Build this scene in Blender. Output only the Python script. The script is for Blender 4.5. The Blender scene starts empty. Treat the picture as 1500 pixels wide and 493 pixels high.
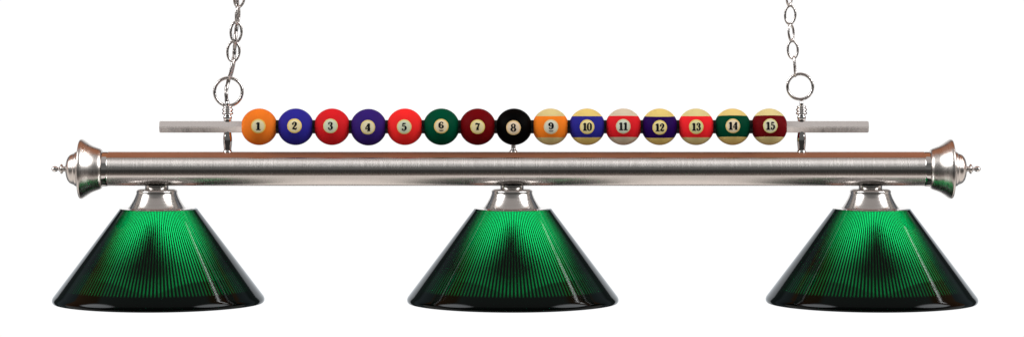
import bpy, bmesh, math
from mathutils import Vector, Matrix
PI = math.pi
S = bpy.context.scene
C = S.collection
MM = 0.001

def P(px, py, y=0.0):
    """photo pixel -> point on the lamp's own plane (1 px = 1 mm)"""
    return Vector(((px-750)*MM, y, (246.5-py)*MM))

def lin(r, g, b, k=1.0):
    def f(c):
        c /= 255.0
        return (c/12.92 if c <= 0.04045 else ((c+0.055)/1.055)**2.4)*k
    return (f(r), f(g), f(b), 1.0)

# ------------------------------------------------------------------ materials
def new_mat(name):
    m = bpy.data.materials.new(name); m.use_nodes = True
    nt = m.node_tree
    for n in list(nt.nodes): nt.nodes.remove(n)
    out = nt.nodes.new('ShaderNodeOutputMaterial')
    return m, nt, out

class NT:
    def __init__(s, nt): s.nt = nt
    def n(s, t, **kw):
        nd = s.nt.nodes.new(t)
        for k, v in kw.items(): setattr(nd, k, v)
        return nd
    def put(s, sock, v):
        if v is None: return
        if hasattr(v, 'is_linked') or isinstance(v, bpy.types.NodeSocket): s.nt.links.new(v, sock)
        else: sock.default_value = v
    def math(s, op, a, b=None, c=None, clamp=False):
        nd = s.n('ShaderNodeMath', operation=op, use_clamp=clamp)
        s.put(nd.inputs[0], a); s.put(nd.inputs[1], b); s.put(nd.inputs[2], c)
        return nd.outputs[0]
    def step(s, x, lo, hi):
        nd = s.n('ShaderNodeMapRange', interpolation_type='SMOOTHSTEP')
        s.put(nd.inputs[0], x); nd.inputs[1].default_value = lo; nd.inputs[2].default_value = hi
        nd.inputs[3].default_value = 0; nd.inputs[4].default_value = 1
        return nd.outputs[0]
    def remap(s, x, lo, hi, a, b):
        nd = s.n('ShaderNodeMapRange')
        s.put(nd.inputs[0], x)
        for i, v in enumerate((lo, hi, a, b)): nd.inputs[i+1].default_value = v
        return nd.outputs[0]
    def mix(s, f, a, b):
        nd = s.n('ShaderNodeMix', data_type='RGBA')
        s.put(nd.inputs[0], f); s.put(nd.inputs[6], a); s.put(nd.inputs[7], b)
        return nd.outputs[2]
    def noise(s, vec, scale, detail=2.0, mapping=None):
        if mapping:
            mp = s.n('ShaderNodeMapping'); s.nt.links.new(vec, mp.inputs[0])
            mp.inputs[3].default_value = mapping; vec = mp.outputs[0]
        nd = s.n('ShaderNodeTexNoise'); s.nt.links.new(vec, nd.inputs['Vector'])
        nd.inputs['Scale'].default_value = scale; nd.inputs['Detail'].default_value = detail
        return nd.outputs['Fac']

def metal(name, col, rough, streak=None, bump=0.0, bscale=300, tint=0.06, rvar=0.08, aniso=0.0):
    """brushed or polished metal; streak = mapping scale that stretches the brushing"""
    m, nt, out = new_mat(name); g = NT(nt)
    b = g.n('ShaderNodeBsdfPrincipled'); nt.links.new(b.outputs[0], out.inputs[0])
    b.inputs['Metallic'].default_value = 1.0
    tc = g.n('ShaderNodeTexCoord').outputs['Object']
    f = g.noise(tc, bscale, 3.0, streak or (1, 1, 1))
    f2 = g.noise(tc, bscale*0.13, 2.0, streak or (1, 1, 1))
    a = tuple(c*(1-tint) for c in col) + (1,); c2 = tuple(min(1, c*(1+tint)) for c in col) + (1,)
    nt.links.new(g.mix(g.math('ADD', g.math('MULTIPLY', f, 0.6), g.math('MULTIPLY', f2, 0.4)), a, c2), b.inputs['Base Color'])
    nt.links.new(g.remap(f, 0.3, 0.7, max(.02, rough-rvar), rough+rvar), b.inputs['Roughness'])
    if aniso:                                           # grooves run round the x axis, so reflections smear along x
        b.inputs['Anisotropic'].default_value = aniso
        b.inputs['Anisotropic Rotation'].default_value = 0.25
        tg = g.n('ShaderNodeTangent', direction_type='RADIAL', axis='X')
        nt.links.new(tg.outputs[0], b.inputs['Tangent'])
    if bump:
        bp = g.n('ShaderNodeBump'); bp.inputs['Strength'].default_value = bump; bp.inputs['Distance'].default_value = 0.0006
        nt.links.new(f, bp.inputs['Height']); nt.links.new(bp.outputs[0], b.inputs['Normal'])
    return m

NICKEL = (0.72, 0.69, 0.67)
M_bar    = metal('brushed_nickel_bar', NICKEL, 0.26, (1, .03, .03), 0.008, 600, 0.04, 0.02, 1.0)
M_cap    = metal('brushed_nickel_cap', (.64, .61, .585), 0.29, (1, .06, .06), 0.04, 500, 0.05, 0.05, 0.3)
M_holder = metal('brushed_nickel_holder', (.61, .59, .575), 0.21, (.06, .06, 1), 0.05, 700, 0.05, 0.05)
M_polish = metal('polished_nickel', (.78, .76, .75), 0.06, None, 0.0, 300, 0.03, 0.03)
M_rod    = metal('worn_nickel_rod', (.90, .865, .85), 0.18, (1, .25, .25), 0.03, 300, 0.06, 0.04)
M_rod.node_tree.nodes['Principled BSDF'].inputs['Metallic'].default_value = 0.8
M_chain  = metal('hammered_nickel_chain', (.60, .58, .57), 0.16, None, 1.0, 420, 0.35, 0.10)
M_post   = metal('dark_chrome_post', (.70, .70, .70), 0.06, None, 0.0, 300, 0.03, 0.03)

def plain(name, col, rough=0.5, spec=0.5, var=0.05, scale=60):
    m, nt, out = new_mat(name); g = NT(nt)
    b = g.n('ShaderNodeBsdfPrincipled'); nt.links.new(b.outputs[0], out.inputs[0])
    tc = g.n('ShaderNodeTexCoord').outputs['Object']
    f = g.noise(tc, scale, 3.0)
    nt.links.new(g.mix(f, tuple(c*(1-var) for c in col[:3])+(1,), tuple(min(1, c*(1+var)) for c in col[:3])+(1,)), b.inputs['Base Color'])
    nt.links.new(g.remap(g.noise(tc, scale*6, 2.0), 0.3, 0.7, rough-.05, rough+.05), b.inputs['Roughness'])
    b.inputs['Specular IOR Level'].default_value = spec
    return m

M_black  = plain('black_rubber', (.006, .006, .006), 0.5, 0.3)
M_ink    = plain('numeral_ink', (.006, .006, .009), 0.45, 0.2)
M_cord   = metal('silver_cord', (.46, .44, .43), 0.22, None, 0.8, 500, 0.22, 0.10)

M_brown  = plain('brown_reflection_band', (.27, .110, .060), 0.42, 0.35, 0.16, 14)

def shade_mat():
    m, nt, out = new_mat('ribbed_green_acrylic'); g = NT(nt)
    tc = g.n('ShaderNodeTexCoord').outputs['Object']
    sx = g.n('ShaderNodeSeparateXYZ'); nt.links.new(tc, sx.inputs[0])
    ang = g.math('ARCTAN2', sx.outputs[0], sx.outputs[1])
    wave = g.math('SINE', g.math('MULTIPLY', ang, 164.0))
    rib = g.step(wave, -0.15, 0.75)                       # moulded ribs: thick lines of plastic pass less light
    blot = g.noise(tc, 22, 3.0)
    fine = g.noise(tc, 900, 2.0)
    col = g.mix(rib, (.0001, .0035, .0012, 1), (.0002, .150, .036, 1))
    lo = g.step(sx.outputs[2], -0.1765, -0.1725)          # below the ribs a thick plain rim
    col = g.mix(lo, (.0001, .004, .002, 1), col)
    tr = g.n('ShaderNodeBsdfTranslucent'); nt.links.new(col, tr.inputs[0])
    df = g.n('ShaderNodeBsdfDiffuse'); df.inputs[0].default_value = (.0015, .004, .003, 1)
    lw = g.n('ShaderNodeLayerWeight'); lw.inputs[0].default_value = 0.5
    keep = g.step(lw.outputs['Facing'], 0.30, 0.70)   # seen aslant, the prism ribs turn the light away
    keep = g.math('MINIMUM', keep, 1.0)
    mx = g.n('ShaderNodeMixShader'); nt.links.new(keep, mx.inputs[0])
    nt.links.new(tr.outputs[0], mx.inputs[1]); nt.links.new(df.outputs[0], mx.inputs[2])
    gl = g.n('ShaderNodeBsdfGlossy'); gl.inputs[0].default_value = (.9, .95, 1, 1)
    nt.links.new(g.remap(fine,   .3, .7, .03, .07), gl.inputs['Roughness'])
    fr = g.n('ShaderNodeFresnel'); fr.inputs[0].default_value = 1.25
    mg = g.n('ShaderNodeMixShader'); nt.links.new(fr.outputs[0], mg.inputs[0])
    nt.links.new(mx.outputs[0], mg.inputs[1]); nt.links.new(gl.outputs[0], mg.inputs[2])
    bp = g.n('ShaderNodeBump'); bp.inputs['Strength'].default_value = 0.06; bp.inputs['Distance'].default_value = 0.0004
    nt.links.new(fine, bp.inputs['Height']); nt.links.new(bp.outputs[0], gl.inputs['Normal'])
    nt.links.new(mg.outputs[0], out.inputs[0])
    return m
M_shade = shade_mat()

# ------------------------------------------------------------------ mesh helpers
def make(name, bm, mats, parent=None, sharp=35, loc=None):
    me = bpy.data.meshes.new(name)
    bmesh.ops.recalc_face_normals(bm, faces=bm.faces[:])
    bm.to_mesh(me); bm.free()
    if not isinstance(mats, (list, tuple)): mats = [mats]
    for m in mats: me.materials.append(m)
    me.shade_smooth()
    if sharp: me.set_sharp_from_angle(angle=math.radians(sharp))
    o = bpy.data.objects.new(name, me); C.objects.link(o)
    if parent is not None: o.parent = parent
    if loc is not None: o.location = loc
    return o

def tag(o, label, cat, group=None):
    o['label'] = label; o['category'] = cat
    if group: o['group'] = group
    return o

def thing(name, label, cat, loc=(0, 0, 0), group=None):
    o = bpy.data.objects.new(name, None); C.objects.link(o); o.location = loc
    o.empty_display_size = 0.02
    return tag(o, label, cat, group)

def smooth_profile(pts, n=6):
    """Catmull-Rom through (r, h) points"""
    out = []
    for i in range(len(pts)-1):
        p0 = pts[max(i-1, 0)]; p1 = pts[i]; p2 = pts[i+1]; p3 = pts[min(i+2, len(pts)-1)]
        for k in range(n):
            t = k/n
            out.append(tuple(0.5*((2*b)+(-a+c)*t+(2*a-5*b+4*c-d)*t*t+(-a+3*b-3*c+d)*t**3) for a, b, c, d in zip(p0, p1, p2, p3)))
    out.append(pts[-1]); return out

def lathe(bm, prof, seg=64, axis='z', caps=True):
    """prof: list of (radius mm, height mm) about the axis"""
    rings = []
    for r, h in prof:
        ring = []
        for i in range(seg):
            a = 2*PI*i/seg
            c, s = max(r, .01)*math.cos(a)*MM, max(r, .01)*math.sin(a)*MM
            v = (c, s, h*MM) if axis == 'z' else (h*MM, c, s)
            ring.append(bm.verts.new(v))
        rings.append(ring)
    for a, b in zip(rings, rings[1:]):
        for i in range(seg):
            j = (i+1) % seg
            bm.faces.new((a[i], a[j], b[j], b[i]))
    if caps:
        bm.faces.new(rings[0]); bm.faces.new(rings[-1])
    return bm

def tube(bm, pts, rad, seg=10, closed=False):
    n = len(pts); rings = []
    up = None
    for i, p in enumerate(pts):
        if closed: t = (pts[(i+1) % n]-pts[i-1])
        else: t = pts[min(i+1, n-1)]-pts[max(i-1, 0)]
        t.normalize()
        if up is None:
            up = t.orthogonal().normalized()
        up = (up - t*up.dot(t)).normalized()
        b = t.cross(up)
        r = rad[i] if isinstance(rad, (list, tuple)) else rad
        rings.append([bm.verts.new(p+(up*math.cos(2*PI*k/seg)+b*math.sin(2*PI*k/seg))*r) for k in range(seg)])
    rng = range(n) if closed else range(n-1)
    for i in rng:
        a, c = rings[i], rings[(i+1) % n]
        off = 0
        if closed and i == n-1:
            off = min(range(seg), key=lambda o: (a[0].co-c[o].co).length)
        for k in range(seg):
            bm.faces.new((a[k], a[(k+1) % seg], c[(k+1+off) % seg], c[(k+off) % seg]))
    if not closed:
        bm.faces.new(rings[0]); bm.faces.new(rings[-1])
    return bm

def spline(pts, n=8):
    return [Vector(q) for q in smooth_profile([tuple(p) for p in pts], n)]

# ------------------------------------------------------------------ the lamp bar
AX = 247.3                                              # photo row of the bar's axis
root = thing('pool_table_light', 'long brushed nickel bar with bell shaped end caps and a thin rod held above it', 'light fixture', P(756, AX))
def rel(px, py, y=0): return P(px, py, y) - root.location

bm = bmesh.new()
R = 24.9
lathe(bm, [(R, -598), (R, 599)], 96, 'x'); bar = make('bar', bm, M_bar, root)
# brown band added on the bar's top, its colour painting a brown reflection
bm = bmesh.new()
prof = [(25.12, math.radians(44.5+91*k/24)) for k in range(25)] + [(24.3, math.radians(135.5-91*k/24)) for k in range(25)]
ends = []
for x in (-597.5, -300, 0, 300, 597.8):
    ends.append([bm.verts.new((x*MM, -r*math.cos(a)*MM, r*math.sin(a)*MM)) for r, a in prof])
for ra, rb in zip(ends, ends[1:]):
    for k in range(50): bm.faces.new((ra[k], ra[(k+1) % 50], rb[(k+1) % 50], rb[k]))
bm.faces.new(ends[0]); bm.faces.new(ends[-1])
make('reflection_band', bm, M_brown, root, 40)
for sgn in (-1, 1):
    bm = bmesh.new()
    lathe(bm, [(R-1, 596), (25.5, 598.0), (25.7, 599.5), (25.7, 605), (24.5, 606), (24.5, 611)], 96, 'x')
    if sgn < 0: bmesh.ops.scale(bm, vec=(-1, 1, 1), verts=bm.verts)
    make('collar', bm, M_polish, root)
    # bell-shaped cap: mouth turned outwards, domed face with a small finial
    out = smooth_profile([(24.6, 606.0), (27.6, 606.5), (29.8, 609.2), (31.2, 613), (33.0, 618), (35.4, 622.8), (38.2, 627), (41.0, 631), (43.0, 634.3), (43.7, 636.3)], 5)
    lip = smooth_profile([(43.7, 636.3), (43.2, 638.4), (41.4, 639.6), (37.0, 640.2), (31, 641.3), (26.2, 642.8)], 4)
    dome = smooth_profile([(26.2, 642.8), (25.0, 645.6), (23.6, 647.3), (22.6, 649.2), (20.6, 653.5), (16.4, 657.0), (10.5, 659.0), (5.2, 659.6)], 5)
    bm = bmesh.new(); lathe(bm, out+lip[1:]+dome[1:], 96, 'x')
    if sgn < 0: bmesh.ops.scale(bm, vec=(-1, 1, 1), verts=bm.verts)
    cap = make('end_cap', bm, M_cap, root, 50)
    fin = smooth_profile([(5.6, 658.5), (4.0, 661.0), (3.5, 662.5), (5.6, 663.6), (7.2, 665.0), (6.9, 667.0), (4.0, 668.6), (2.3, 670.2), (2.5, 671.4), (3.9, 673.3), (4.3, 675.6), (3.5, 678.4), (1.6, 680.2), (0.1, 680.7)], 4)
    bm = bmesh.new(); lathe(bm, fin, 32, 'x')
    if sgn < 0: bmesh.ops.scale(bm, vec=(-1, 1, 1), verts=bm.verts)
    make('finial', bm, M_polish, cap, 60)

# fitters that carry the shades
HOLD = [229.8, 750.0, 1275.0]
SHADE = [232.2, 751.2, 1276.8]
for hx in HOLD:
    neck = [(17.2, -23.5), (17.4, -27.6), (16.9, -28.6)]
    bell = smooth_profile([(16.9, -28.6), (23, -28.8), (27.4, -29.5), (29.6, -31.2), (30.2, -33), (30.0, -34.6), (30.5, -36.6), (32.6, -41.8), (35.4, -47.0), (38.6, -52.2), (41.2, -55.8), (42.4, -56.8)], 5)
    bm = bmesh.new(); lathe(bm, neck+bell[1:]+[(42.4, -57.2)], 80)
    h = make('shade_holder', bm, M_holder, root, 50, rel(hx, AX))
    bm = bmesh.new(); lathe(bm, [(41.0, -57.0), (55.6, -57.1), (55.9, -57.5), (41, -57.7)], 80)
    make('flange', bm, M_polish, h)

# hexagonal rod behind the balls
ROD_Y = 185.6
bm = bmesh.new()
ends = []
for x in (234, 1272):
    ends.append([bm.verts.new(rel(x, ROD_Y) + Vector((0, 9.7*MM*math.cos(a), 9.7*MM*math.sin(a)))) for a in [k*PI/3 for k in range(6)]])
for k in range(6): bm.faces.new((ends[0][k], ends[0][(k+1) % 6], ends[1][(k+1) % 6], ends[1][k]))
bm.faces.new(ends[0]); bm.faces.new(ends[1])
bmesh.ops.bevel(bm, geom=[e for e in bm.edges], offset=0.9*MM, segments=2, affect='EDGES')
make('rod', bm, M_rod, root, 20)

# turned posts left and right and the small stud under ball eight
for px, top in ((333.5, 151), (1174, 148)):
    low = [(6.4, 22.0), (6.4, 26.6), (5.6, 27.6)] + smooth_profile([(5.6, 27.6), (5.8, 31), (6.5, 37), (6.8, 42), (6.5, 47), (5.9, 51), (5.7, 55)], 4)
    bm = bmesh.new(); lathe(bm, low, 40); make('post', bm, M_post, root, 40, rel(px, AX))
    up = [(5.8, 69), (5.8, 73), (6.6, 74)] + smooth_profile([(6.6, 74), (6.2, 77), (5.2, 78.5), (8.0, 80.2), (8.4, 82), (7.6, 83.4), (6.4, 84.2), (8.0, 85.4), (8.3, 87), (7.4, 88.4), (6.2, 89.2), (6.9, 90.6), (6.6, 92), (4.8, 92.8)], 4)
    bm = bmesh.new(); lathe(bm, up, 40)
    u = make('post_collar', bm, M_post, root, 40, rel(px, AX))
    bm = bmesh.new()
    pts = [Vector((0, 4.2*MM*math.cos(a), (95.0+4.6*math.sin(a))*MM)) for a in [2*PI*k/28 for k in range(28)]]
    tube(bm, pts, 2.5*MM, 12, True)
    make('loop', bm, M_post, u)
bm = bmesh.new()
lathe(bm, [(3.4, 37), (3.4, 30.5)] + smooth_profile([(3.4, 30.5), (3.8, 28.5), (5.4, 27.0), (6.0, 25.4), (6.0, 23.5)], 4), 32)
make('stud', bm, M_rod, root, 40, rel(752, AX))
# dark washers between the balls
BX = [379.8, 433.1, 486.4, 539.8, 593.2, 646.5, 699.7, 752.9, 806.4, 859.9, 913.2, 966.2, 1019.6, 1073.0, 1126.8]
for a, b in zip(BX, BX[1:]):
    bm = bmesh.new(); lathe(bm, [(9.85, -5.6), (9.85, 5.6)], 32, 'x')
    make('washer', bm, M_black, root, 40, rel((a+b)/2, ROD_Y))

# ------------------------------------------------------------------ billiard balls
BR = 26.75
def sph(u, v, off):
    d = Vector((u, -math.sqrt(max(BR*BR-u*u-v*v, 0.01)), v)).normalized()
    return d*(BR+off)*MM

GLYPH = {  # ribbons of (x, y, width) in a box one unit high
 '0': [('c', [(.30,.98,.09), (.12,.80,.18), (.09,.50,.21), (.12,.20,.18), (.30,.02,.09), (.48,.20,.18), (.51,.50,.21), (.48,.80,.18)])],
 '1': [('s', [(.32,.98,.24), (.32,.05,.24)]), ('s', [(.06,.80,.08), (.20,.86,.12), (.34,.97,.12)]), ('s', [(.06,.05,.11), (.58,.05,.11)])],
 '2': [('o', [(.13,.70,.17), (.12,.80,.14), (.28,.96,.10), (.45,.86,.19), (.46,.68,.21), (.34,.44,.16), (.18,.26,.10), (.07,.10,.08)]),
       ('o', [(.07,.09,.08), (.22,.13,.17), (.42,.09,.17), (.52,.14,.10), (.55,.28,.06)]), ('d', .14, .70, .10)],
 '3': [('o', [(.12,.78,.15), (.16,.91,.10), (.30,.96,.10), (.44,.84,.18), (.43,.66,.17), (.26,.54,.08)]),
       ('o', [(.26,.53,.08), (.44,.43,.17), (.48,.24,.20), (.36,.06,.12), (.20,.05,.11), (.12,.20,.16)]), ('d', .14, .76, .09), ('d', .13, .23, .095)],
 '4': [('s', [(.42,.98,.22), (.42,.05,.22)]), ('s', [(.40,.96,.12), (.05,.34,.08)]), ('s', [(.03,.31,.11), (.60,.31,.11)]), ('s', [(.24,.05,.10), (.58,.05,.10)])],
 '5': [('s', [(.15,.96,.08), (.14,.55,.08)]), ('o', [(.13,.90,.16), (.30,.90,.17), (.50,.94,.09)]),
       ('o', [(.14,.54,.08), (.30,.62,.10), (.46,.50,.18), (.48,.28,.21), (.36,.06,.12), (.20,.05,.11), (.12,.19,.15)]), ('d', .13, .22, .09)],
 '6': [('c', [(.32,.56,.09), (.14,.44,.17), (.12,.26,.20), (.31,.03,.09), (.48,.22,.19), (.47,.42,.18)]),
       ('o', [(.12,.26,.20), (.10,.48,.21), (.14,.76,.19), (.30,.96,.10), (.44,.91,.10), (.47,.80,.14)]), ('d', .46, .80, .085)],
 '7': [('s', [(.07,.97,.05), (.08,.72,.06)]), ('o', [(.07,.84,.10), (.20,.90,.18), (.38,.84,.17), (.54,.93,.10)]),
       ('o', [(.54,.93,.08), (.40,.62,.13), (.31,.36,.20), (.30,.06,.25)])],
 '8': [('c', [(.30,.97,.09), (.14,.86,.15), (.14,.66,.16), (.30,.53,.12), (.46,.66,.16), (.46,.86,.15)]),
       ('c', [(.30,.54,.10), (.11,.40,.17), (.10,.20,.19), (.30,.03,.09), (.50,.20,.19), (.49,.40,.17)])],
 '9': [('c', [(.28,.44,.09), (.13,.58,.18), (.12,.78,.19), (.29,.97,.09), (.46,.78,.18), (.47,.56,.17)]),
       ('o', [(.47,.74,.19), (.50,.52,.21), (.46,.24,.19), (.30,.04,.10), (.16,.09,.10), (.13,.20,.14)]), ('d', .14, .20, .085)],
}
def ribbon(bm, pts, n, closed, f, fat=1.0):
    if closed:
        m = len(pts); out = []
        for i in range(m):
            p0, p1, p2, p3 = pts[i-1], pts[i], pts[(i+1) % m], pts[(i+2) % m]
            for k in range(n):
                t = k/n
                out.append(tuple(0.5*((2*b)+(-a+c)*t+(2*a-5*b+4*c-d)*t*t+(-a+3*b-3*c+d)*t**3) for a, b, c, d in zip(p0, p1, p2, p3)))
    else: out = smooth_profile(pts, n)
    m = len(out); prev = None; first = None
    for i in range(m):
        a = out[i-1] if (closed or i) else out[0]
        b = out[(i+1) % m] if (closed or i < m-1) else out[-1]
        tx, ty = b[0]-a[0], b[1]-a[1]; l = math.hypot(tx, ty) or 1
        nx, ny = -ty/l, tx/l; x, y, w = out[i]; w *= fat
        pr = (bm.verts.new(f(x+nx*w/2, y+ny*w/2)), bm.verts.new(f(x-nx*w/2, y-ny*w/2)))
        if prev: bm.faces.new((prev[0], pr[0], pr[1], prev[1]))
        else: first = pr
        prev = pr
    if closed: bm.faces.new((prev[0], first[0], first[1], prev[1]))

def numeral(num, parent):
    bm = bmesh.new()
    H = 11.3; adv = 0.62 if len(num) == 1 else 0.60
    W = len(num)*adv*H*(1.12 if len(num) == 1 else 0.98)
    kx = 1.12 if len(num) == 1 else 0.98
    lift = 1.3 if num in ('6', '9') else 0
    for i, ch in enumerate(num):
        f = lambda x, y: sph((x+i*adv)*H*kx-W/2, (y-0.5)*H*(0.86 if lift else 1)+lift, 0.24)
        for g in GLYPH[ch]:
            if g[0] == 'd':
                c = bm.verts.new(f(g[1], g[2]))
                rg = [bm.verts.new(f(g[1]+g[3]*math.cos(2*PI*k/14), g[2]+g[3]*math.sin(2*PI*k/14))) for k in range(14)]
                for k in range(14): bm.faces.new((c, rg[k], rg[(k+1) % 14]))
            else:
                ribbon(bm, g[1], 10 if g[0] == 's' else 6, g[0] == 'c', f, 1.22)
    if lift:
        ribbon(bm, [(-3.2, -5.6, .7), (-1.5, -6.3, 1.4), (1.5, -6.3, 1.4), (3.2, -5.6, .7)], 5, False, lambda x, y: sph(x, y, 0.24))
    for fc in bm.faces: fc.normal_update()
    me = bpy.data.meshes.new('numeral')
    bm.to_mesh(me); bm.free(); me.materials.append(M_ink)
    o = bpy.data.objects.new('numeral', me); C.objects.link(o); o.parent = parent
    return o

def disc(mats, parent, r=10.7):
    bm = bmesh.new(); seg = 40
    radii = [2.5, 5, 7.2, 8.9, r-.3, r]
    c = bm.verts.new(sph(0, 0, 0.08)); prev = None
    for q in radii:
        off = 0.08 if q < r else -0.05
        rg = [bm.verts.new(sph(q*math.cos(2*PI*k/seg), q*math.sin(2*PI*k/seg), off)) for k in range(seg)]
        for k in range(seg):
            fc = bm.faces.new((c, rg[k], rg[(k+1) % seg]) if prev is None else (prev[k], rg[k], rg[(k+1) % seg], prev[(k+1) % seg]))
            fc.material_index = 1 if q > 9 else 0
        prev = rg
    return make('number_disc', bm, mats, parent, None)

def ball_mesh(striped):
    bm = bmesh.new(); seg = 64
    e = math.asin(15.4/BR)
    lats = [-PI/2 + (PI/2-e)*k/12 for k in range(12)] + [-e + 2*e*k/16 for k in range(17)] + [e + (PI/2-e)*k/12 for k in range(1, 13)]
    rings = []
    for la in lats:
        if abs(abs(la)-PI/2) < 1e-6: rings.append([bm.verts.new((0, 0, BR*MM*math.sin(la)))]); continue
        rings.append([bm.verts.new((BR*MM*math.cos(la)*math.cos(2*PI*k/seg), BR*MM*math.cos(la)*math.sin(2*PI*k/seg), BR*MM*math.sin(la))) for k in range(seg)])
    for q, (a, b) in enumerate(zip(rings, rings[1:])):
        for k in range(seg):
            j = (k+1) % seg
            if len(a) == 1: fc = bm.faces.new((a[0], b[j], b[k]))
            elif len(b) == 1: fc = bm.faces.new((a[k], a[j], b[0]))
            else: fc = bm.faces.new((a[k], a[j], b[j], b[k]))
            mid = (lats[q]+lats[q+1])/2
            fc.material_index = 1 if striped and abs(mid) > e else 0
    return bm

K = 1.0
BALLS = [  # number, colour, end colour, disc colour, disc edge, offset of disc, label
 ('1', (236,122,38), None, (226,216,176), (228,196,96), (-1.2,1.0), 'plain orange billiard ball with a 1 in a cream disc'),
 ('2', (46,42,146), None, (240,226,178), (238,206,110), (-1.5,1.5), 'plain royal blue billiard ball with a 2 in a yellowish disc'),
 ('3', (214,34,40), None, (214,222,196), (214,212,150), (-2.2,1.3), 'plain deep red billiard ball with a 3 in a pale disc'),
 ('4', (52,32,112), None, (232,222,184), (228,206,130), (-.8,0), 'plain dark purple billiard ball with a 4 in a cream disc'),
 ('5', (242,44,44), None, (214,222,194), (220,210,140), (-1.0,0), 'plain bright scarlet billiard ball with a 5 in a pale disc'),
 ('6', (0,72,48), None, (238,222,186), (230,200,120), (0,1.0), 'plain dark green billiard ball with an underlined 6'),
 ('7', (106,8,14), None, (234,222,172), (226,204,116), (0,0), 'plain dark maroon billiard ball with a 7 in a cream disc'),
 ('8', (3,3,3), None, (240,220,192), (228,196,140), (-.8,-1.4), 'plain black billiard ball with an 8, above the short stud'),
 ('9', (246,130,36), (222,204,142), (224,222,206), (214,206,160), (.8,0), 'cream billiard ball with an orange stripe and an underlined 9'),
 ('10', (42,42,142), (232,206,120), (240,226,168), (236,208,112), (0,0), 'yellowish billiard ball with a royal blue stripe and number 10'),
 ('11', (222,34,42), (216,202,176), (216,222,204), (206,206,168), (-.4,.7), 'greyish white billiard ball with a red stripe and number 11'),
 ('12', (38,10,84), (232,208,124), (240,226,168), (236,210,114), (0,-1.0), 'yellowish billiard ball with a dark purple stripe and number 12'),
 ('13', (242,40,48), (224,210,148), (228,224,168), (222,210,124), (0,0), 'cream billiard ball with a bright red stripe and number 13'),
 ('14', (0,66,44), (232,206,128), (238,222,190), (226,200,130), (.3,1.4), 'yellowish billiard ball with a dark green stripe and number 14'),
 ('15', (106,12,18), (228,212,148), (228,226,196), (220,212,140), (1.4,1.5), 'cream billiard ball with a maroon stripe and number 15'),
]
for x, (num, col, end, dc, de, off, lab) in zip(BX, BALLS):
    mats = [plain('ball_enamel_'+num, lin(*col, K), 0.55, 0.02, 0.04, 90)]
    if end: mats.append(plain('ball_ivory_'+num, lin(*end, 0.93), 0.55, 0.03, 0.06, 70))
    o = make('billiard_ball', ball_mesh(bool(end)), mats, None, None, P(x, ROD_Y + (0.6 if num in '4' else 0)))
    tag(o, lab, 'billiard ball', 'billiard balls strung along the rod')
    yaw = math.asin(off[0]/BR) - math.atan((x-750)/5000)*0.8
    pitch = math.asin(off[1]/BR) + math.radians(2.5)
    o.rotation_euler = (-pitch, 0, yaw)
    d = disc([plain('disc_cream_'+num, lin(*dc, K), 0.45, 0.2, 0.05, 140), plain('disc_edge_'+num, lin(*de, K), 0.45, 0.2, 0.05, 140)], o)
    numeral(num, d)

# ------------------------------------------------------------------ shades
sh_lab = ['ribbed dark green acrylic cone shade below the left end of the bar',
          'ribbed dark green acrylic cone shade below the middle of the bar, under ball 8',
          'ribbed dark green acrylic cone shade below the right end of the bar']
def z_(py): return 246.5-py
wall = [(20, z_(305.2)), (55.0, z_(305.0)), (56.6, z_(305.5)), (57.3, z_(306.6))]
for k in range(1, 13):
    t = k/12; wall.append((57.3+(151.0-57.3)*t, z_(306.6+(430.5-306.6)*t)))
wall += [(153.6, z_(433.9)), (154.9, z_(437.0)), (154.8, z_(440.0)), (153.4, z_(442.0)), (150.5, z_(442.6)), (148.4, z_(441.0)), (148.6, z_(437.5))]
shade0 = None
for i, sx in enumerate(SHADE):
    if i == 0:
        bm = bmesh.new(); lathe(bm, wall, 180, 'z', False)
        s = make('lamp_shade', bm, M_shade, None, 40, P(sx, 246.5))
        bm = bmesh.new(); lathe(bm, [(1, z_(406)), (40, z_(406)), (80, z_(406)), (100, z_(404)), (116, z_(399.2)), (118, z_(399.4)), (116, z_(401)), (100, z_(407)), (40, z_(407.4)), (1, z_(407.4))], 120)  # unseen disc added inside to keep light off the lower wall
        for v in bm.verts:                                # its edge dips at the front
            a = math.degrees(math.atan2(v.co.x, -v.co.y)); r = v.co.xy.length/.118
            v.co.z -= 13.0*MM*math.exp(-(a/17)**2)*r**6
        shadow_disc = make('shadow_disc', bm, M_black, s)
        bm = bmesh.new()                                  # unseen kite-shaped plate, added to shade the middle of the wall
        kite = [(-1, 341), (7, 364), (17, 379.5), (-1, 388.5), (-19, 380.5), (-9.5, 364)]
        f = bm.faces.new([bm.verts.new((x*MM, -40*MM, z_(y)*MM)) for x, y in kite])
        ex = bmesh.ops.extrude_face_region(bm, geom=[f])
        for v in ex['geom']:
            if isinstance(v, bmesh.types.BMVert): v.co.y += 1.2*MM
        make('shadow_kite', bm, M_black, s, 20)
        shade0 = s
    else:
        s = shade0.copy(); C.objects.link(s); s.location = P(sx, 246.5)
        for ch in shade0.children:
            c = ch.copy(); C.objects.link(c); c.parent = s
    tag(s, sh_lab[i], 'lamp shade', 'green lamp shades under the bar')
    L = bpy.data.lights.new('added_glow_spot', 'SPOT'); L.energy = 2.1; L.shadow_soft_size = 0.013
    L.spot_size = math.radians(126); L.spot_blend = 0.9
    L.color = (1.0, .97, .9)
    lo = bpy.data.objects.new('added_glow_spot', L); C.objects.link(lo); lo.location = P(sx, 371); lo.rotation_euler = (math.radians(90+24), 0, math.radians(180+7))   # spot aimed forward so the front wall glows and the sides stay dark

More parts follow.
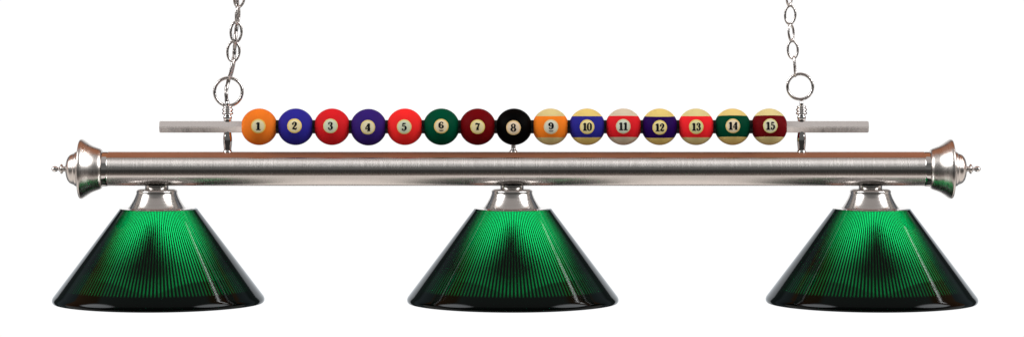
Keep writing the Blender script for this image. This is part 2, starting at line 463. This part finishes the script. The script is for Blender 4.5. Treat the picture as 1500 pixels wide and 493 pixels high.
# ------------------------------------------------------------------ chains, rings and cord
def oval(cx, cy, w, h, tilt=0, turn=0, wire=1.5, depth=0.0, n=36, wob=0.0):
    """one wire link: w, h outer size in mm, tilt in the picture plane, turn about its long axis"""
    bm = bmesh.new()
    M = Matrix.Rotation(math.radians(tilt), 3, 'Y') @ Matrix.Rotation(math.radians(turn), 3, 'Z')
    pts = []
    for k in range(n):
        a = 2*PI*k/n
        q = 1+wob*math.sin(3*a+1)
        pts.append(M @ Vector(((w/2-wire)*math.cos(a)*q, 0, (h/2-wire)*math.sin(a)))*MM)
    tube(bm, pts, wire*MM, 10, True)
    return bm

def coil_ring(r, wire, turns=1.85, pitch=2.6, n=110):
    bm = bmesh.new(); pts = []
    for k in range(n+1):
        a = 2*PI*turns*k/n + 1.2
        pts.append(Vector((r*math.cos(a), (k/n-.5)*pitch*turns, r*math.sin(a)*1.0))*MM)
    tube(bm, pts, wire*MM, 10); return bm

o = make('hanging_ring', coil_ring(20.3, 2.3), M_chain, None, 40, P(334.5, 134.4))
o.rotation_euler = (0, 0, math.radians(8))
tag(o, 'large split ring looped through the left post below the chain and cord', 'ring', 'split rings on the posts')
o = make('hanging_ring', coil_ring(18.5, 2.2), M_chain, None, 40, P(1172, 127.0))
o.rotation_euler = (0, 0, math.radians(-6))
tag(o, 'split ring on the right post below the bare chain', 'ring', 'split rings on the posts')

def chain(label, base, links):
    t = thing('chain', label, 'chain', P(*base), 'chains holding up the bar')
    for (cx, cy, w, h, tilt, turn, wire, dy) in links:
        make('link', oval(cx, cy, w, h, tilt, turn, wire, wob=.02), M_chain, t, None, P(cx, cy, dy*MM)-P(*base))
    return t
chain('chain on the left with a silver cord threaded through its links', (338, 114), [
    (339.8, 101.5, 16, 34, 13, 80, 1.9, 0),
    (341.8, 75.5, 21.5, 33, 4, 10, 1.95, 0),
    (345.8, 47.0, 20.0, 33, 2, 16, 1.95, 0),
    (348.0, 22.5, 16, 30, 3, 72, 1.9, 0),
    (350.5, -3.0, 20, 31, 6, 28, 1.9, 0)])
chain('bare chain of oval links on the right without a cord', (1166, 110), [
    (1164.2, 97.5, 14, 32, -4, 80, 1.75, 0),
    (1161.2, 73.2, 18.4, 29, -3, 8, 1.75, 0),
    (1158.8, 48.0, 15.5, 27, -4, 48, 1.75, 0),
    (1157.4, 22.2, 18.6, 30, 3, -8, 1.75, 0),
    (1156.2, -4.5, 15.5, 28, 2, 45, 1.75, 0)])
cord_pts = [P(333.5, 155, 0), P(332.2, 146, -.003), P(331.6, 132, -.002), P(334.2, 119, .0035), P(337.6, 108, .002), P(340.4, 96, -.001), P(342.6, 82, .0035), P(343.4, 70, .004), P(344.8, 58, -.002), P(345.6, 46, .002), P(347.4, 30, .003), P(347.6, 14, .001), P(347.2, -10, 0), P(346.5, -40, 0)]
sp = spline(cord_pts, 10)
bm = bmesh.new(); tube(bm, sp, [2.8*MM*(1+.08*math.sin(i*.9)) for i in range(len(sp))], 12)
tag(make('cord', bm, M_cord, None, None), 'silver electric cord running up through the left ring and chain', 'cord')

# ------------------------------------------------------------------ studio surroundings (world) and softboxes
W = bpy.data.worlds.new('World'); S.world = W; W.use_nodes = True
nt = W.node_tree
for n in list(nt.nodes): nt.nodes.remove(n)
g = NT(nt)
out = g.n('ShaderNodeOutputWorld'); bg = g.n('ShaderNodeBackground'); nt.links.new(bg.outputs[0], out.inputs[0])
tc = g.n('ShaderNodeTexCoord').outputs['Generated']
sp_ = g.n('ShaderNodeSeparateXYZ'); nt.links.new(tc, sp_.inputs[0])
X, Y, Z = sp_.outputs
elev = g.math('MULTIPLY', g.math('ARCTAN2', Z, g.math('MULTIPLY', Y, -1.0)), 180/PI)   # 0 front, 90 up, 180 back, negative below
room = g.mix(g.step(elev, -6, 4), (.04, .038, .036, 1), (.14, .14, .136, 1))            # dim studio behind the camera
room = g.mix(g.step(elev, -24, -34), room, (.13, .10, .085, 1))
room = g.mix(g.step(elev, 41, 45), room, (.43, .40, .385, 1))                          # pale upper wall
room = g.mix(g.step(elev, 88, 94), room, (.42, .17, .085, 1))                          # wooden ceiling
floor = g.mix(g.step(elev, -110, -45), (1.0, .91, .84, 1), (.80, .73, .685, 1))
room = g.mix(g.step(elev, -39, -44), room, floor)
side = g.math('MULTIPLY', g.step(Y, .38, .43), g.step(g.math('ABSOLUTE', X), .20, .30))
side = g.math('MULTIPLY', side, g.step(Z, .60, .55))
room = g.mix(side, room, (.19, .205, .23, 1))                                            # grey side walls of the studio
room = g.mix(g.step(Y, .66, .74), room, (.05, .05, .055, 1))                            # dark frame round the backdrop
strip = g.step(g.math('ABSOLUTE', g.math('SUBTRACT', Y, .15)), .012, .006)                # a thin bright strip lamp high on the right
strip = g.math('MULTIPLY', strip, g.math('MULTIPLY', g.step(X, .60, .63), g.step(X, .79, .76)))
room = g.mix(g.math('MULTIPLY', strip, g.step(Z, .3, .4)), room, (24, 23, 22, 1))
for az in (-72, 72):                                                                   # two big round softboxes, left and right of the camera
    a, e = math.radians(az), math.radians(30)
    d2 = g.n('ShaderNodeVectorMath', operation='DOT_PRODUCT'); nt.links.new(tc, d2.inputs[0])
    d2.inputs[1].default_value = (math.sin(a)*math.cos(e), -math.cos(a)*math.cos(e), math.sin(e))
    room = g.mix(g.step(d2.outputs['Value'], math.cos(math.radians(22)), math.cos(math.radians(14))), room, (7.6, 7.5, 7.4, 1))
sky = g.mix(g.step(Y, .845, .865), room, (1.03, 1.03, 1.03, 1))                         # white backdrop
nt.links.new(sky, bg.inputs[0]); bg.inputs[1].default_value = 1.0

# ------------------------------------------------------------------ camera
cd = bpy.data.cameras.new('camera'); cam = bpy.data.objects.new('camera', cd); C.objects.link(cam)
HY = -32.0
cam.location = (0, -5.0, (246.5-HY)*MM); cam.rotation_euler = (PI/2, 0, 0)
cd.sensor_width = 36; cd.lens = 36*5.0/1.5
cd.shift_y = -(246.5-HY)/1500
cd.clip_start = 0.05; cd.clip_end = 200
S.camera = cam
S.view_settings.view_transform = 'Standard'; S.view_settings.look = 'None'
S.view_settings.exposure = 0; S.view_settings.gamma = 1

S.render.engine = 'CYCLES'
S.cycles.use_denoising = True
S.cycles.denoising_prefilter = 'ACCURATE'
S.cycles.use_adaptive_sampling = False
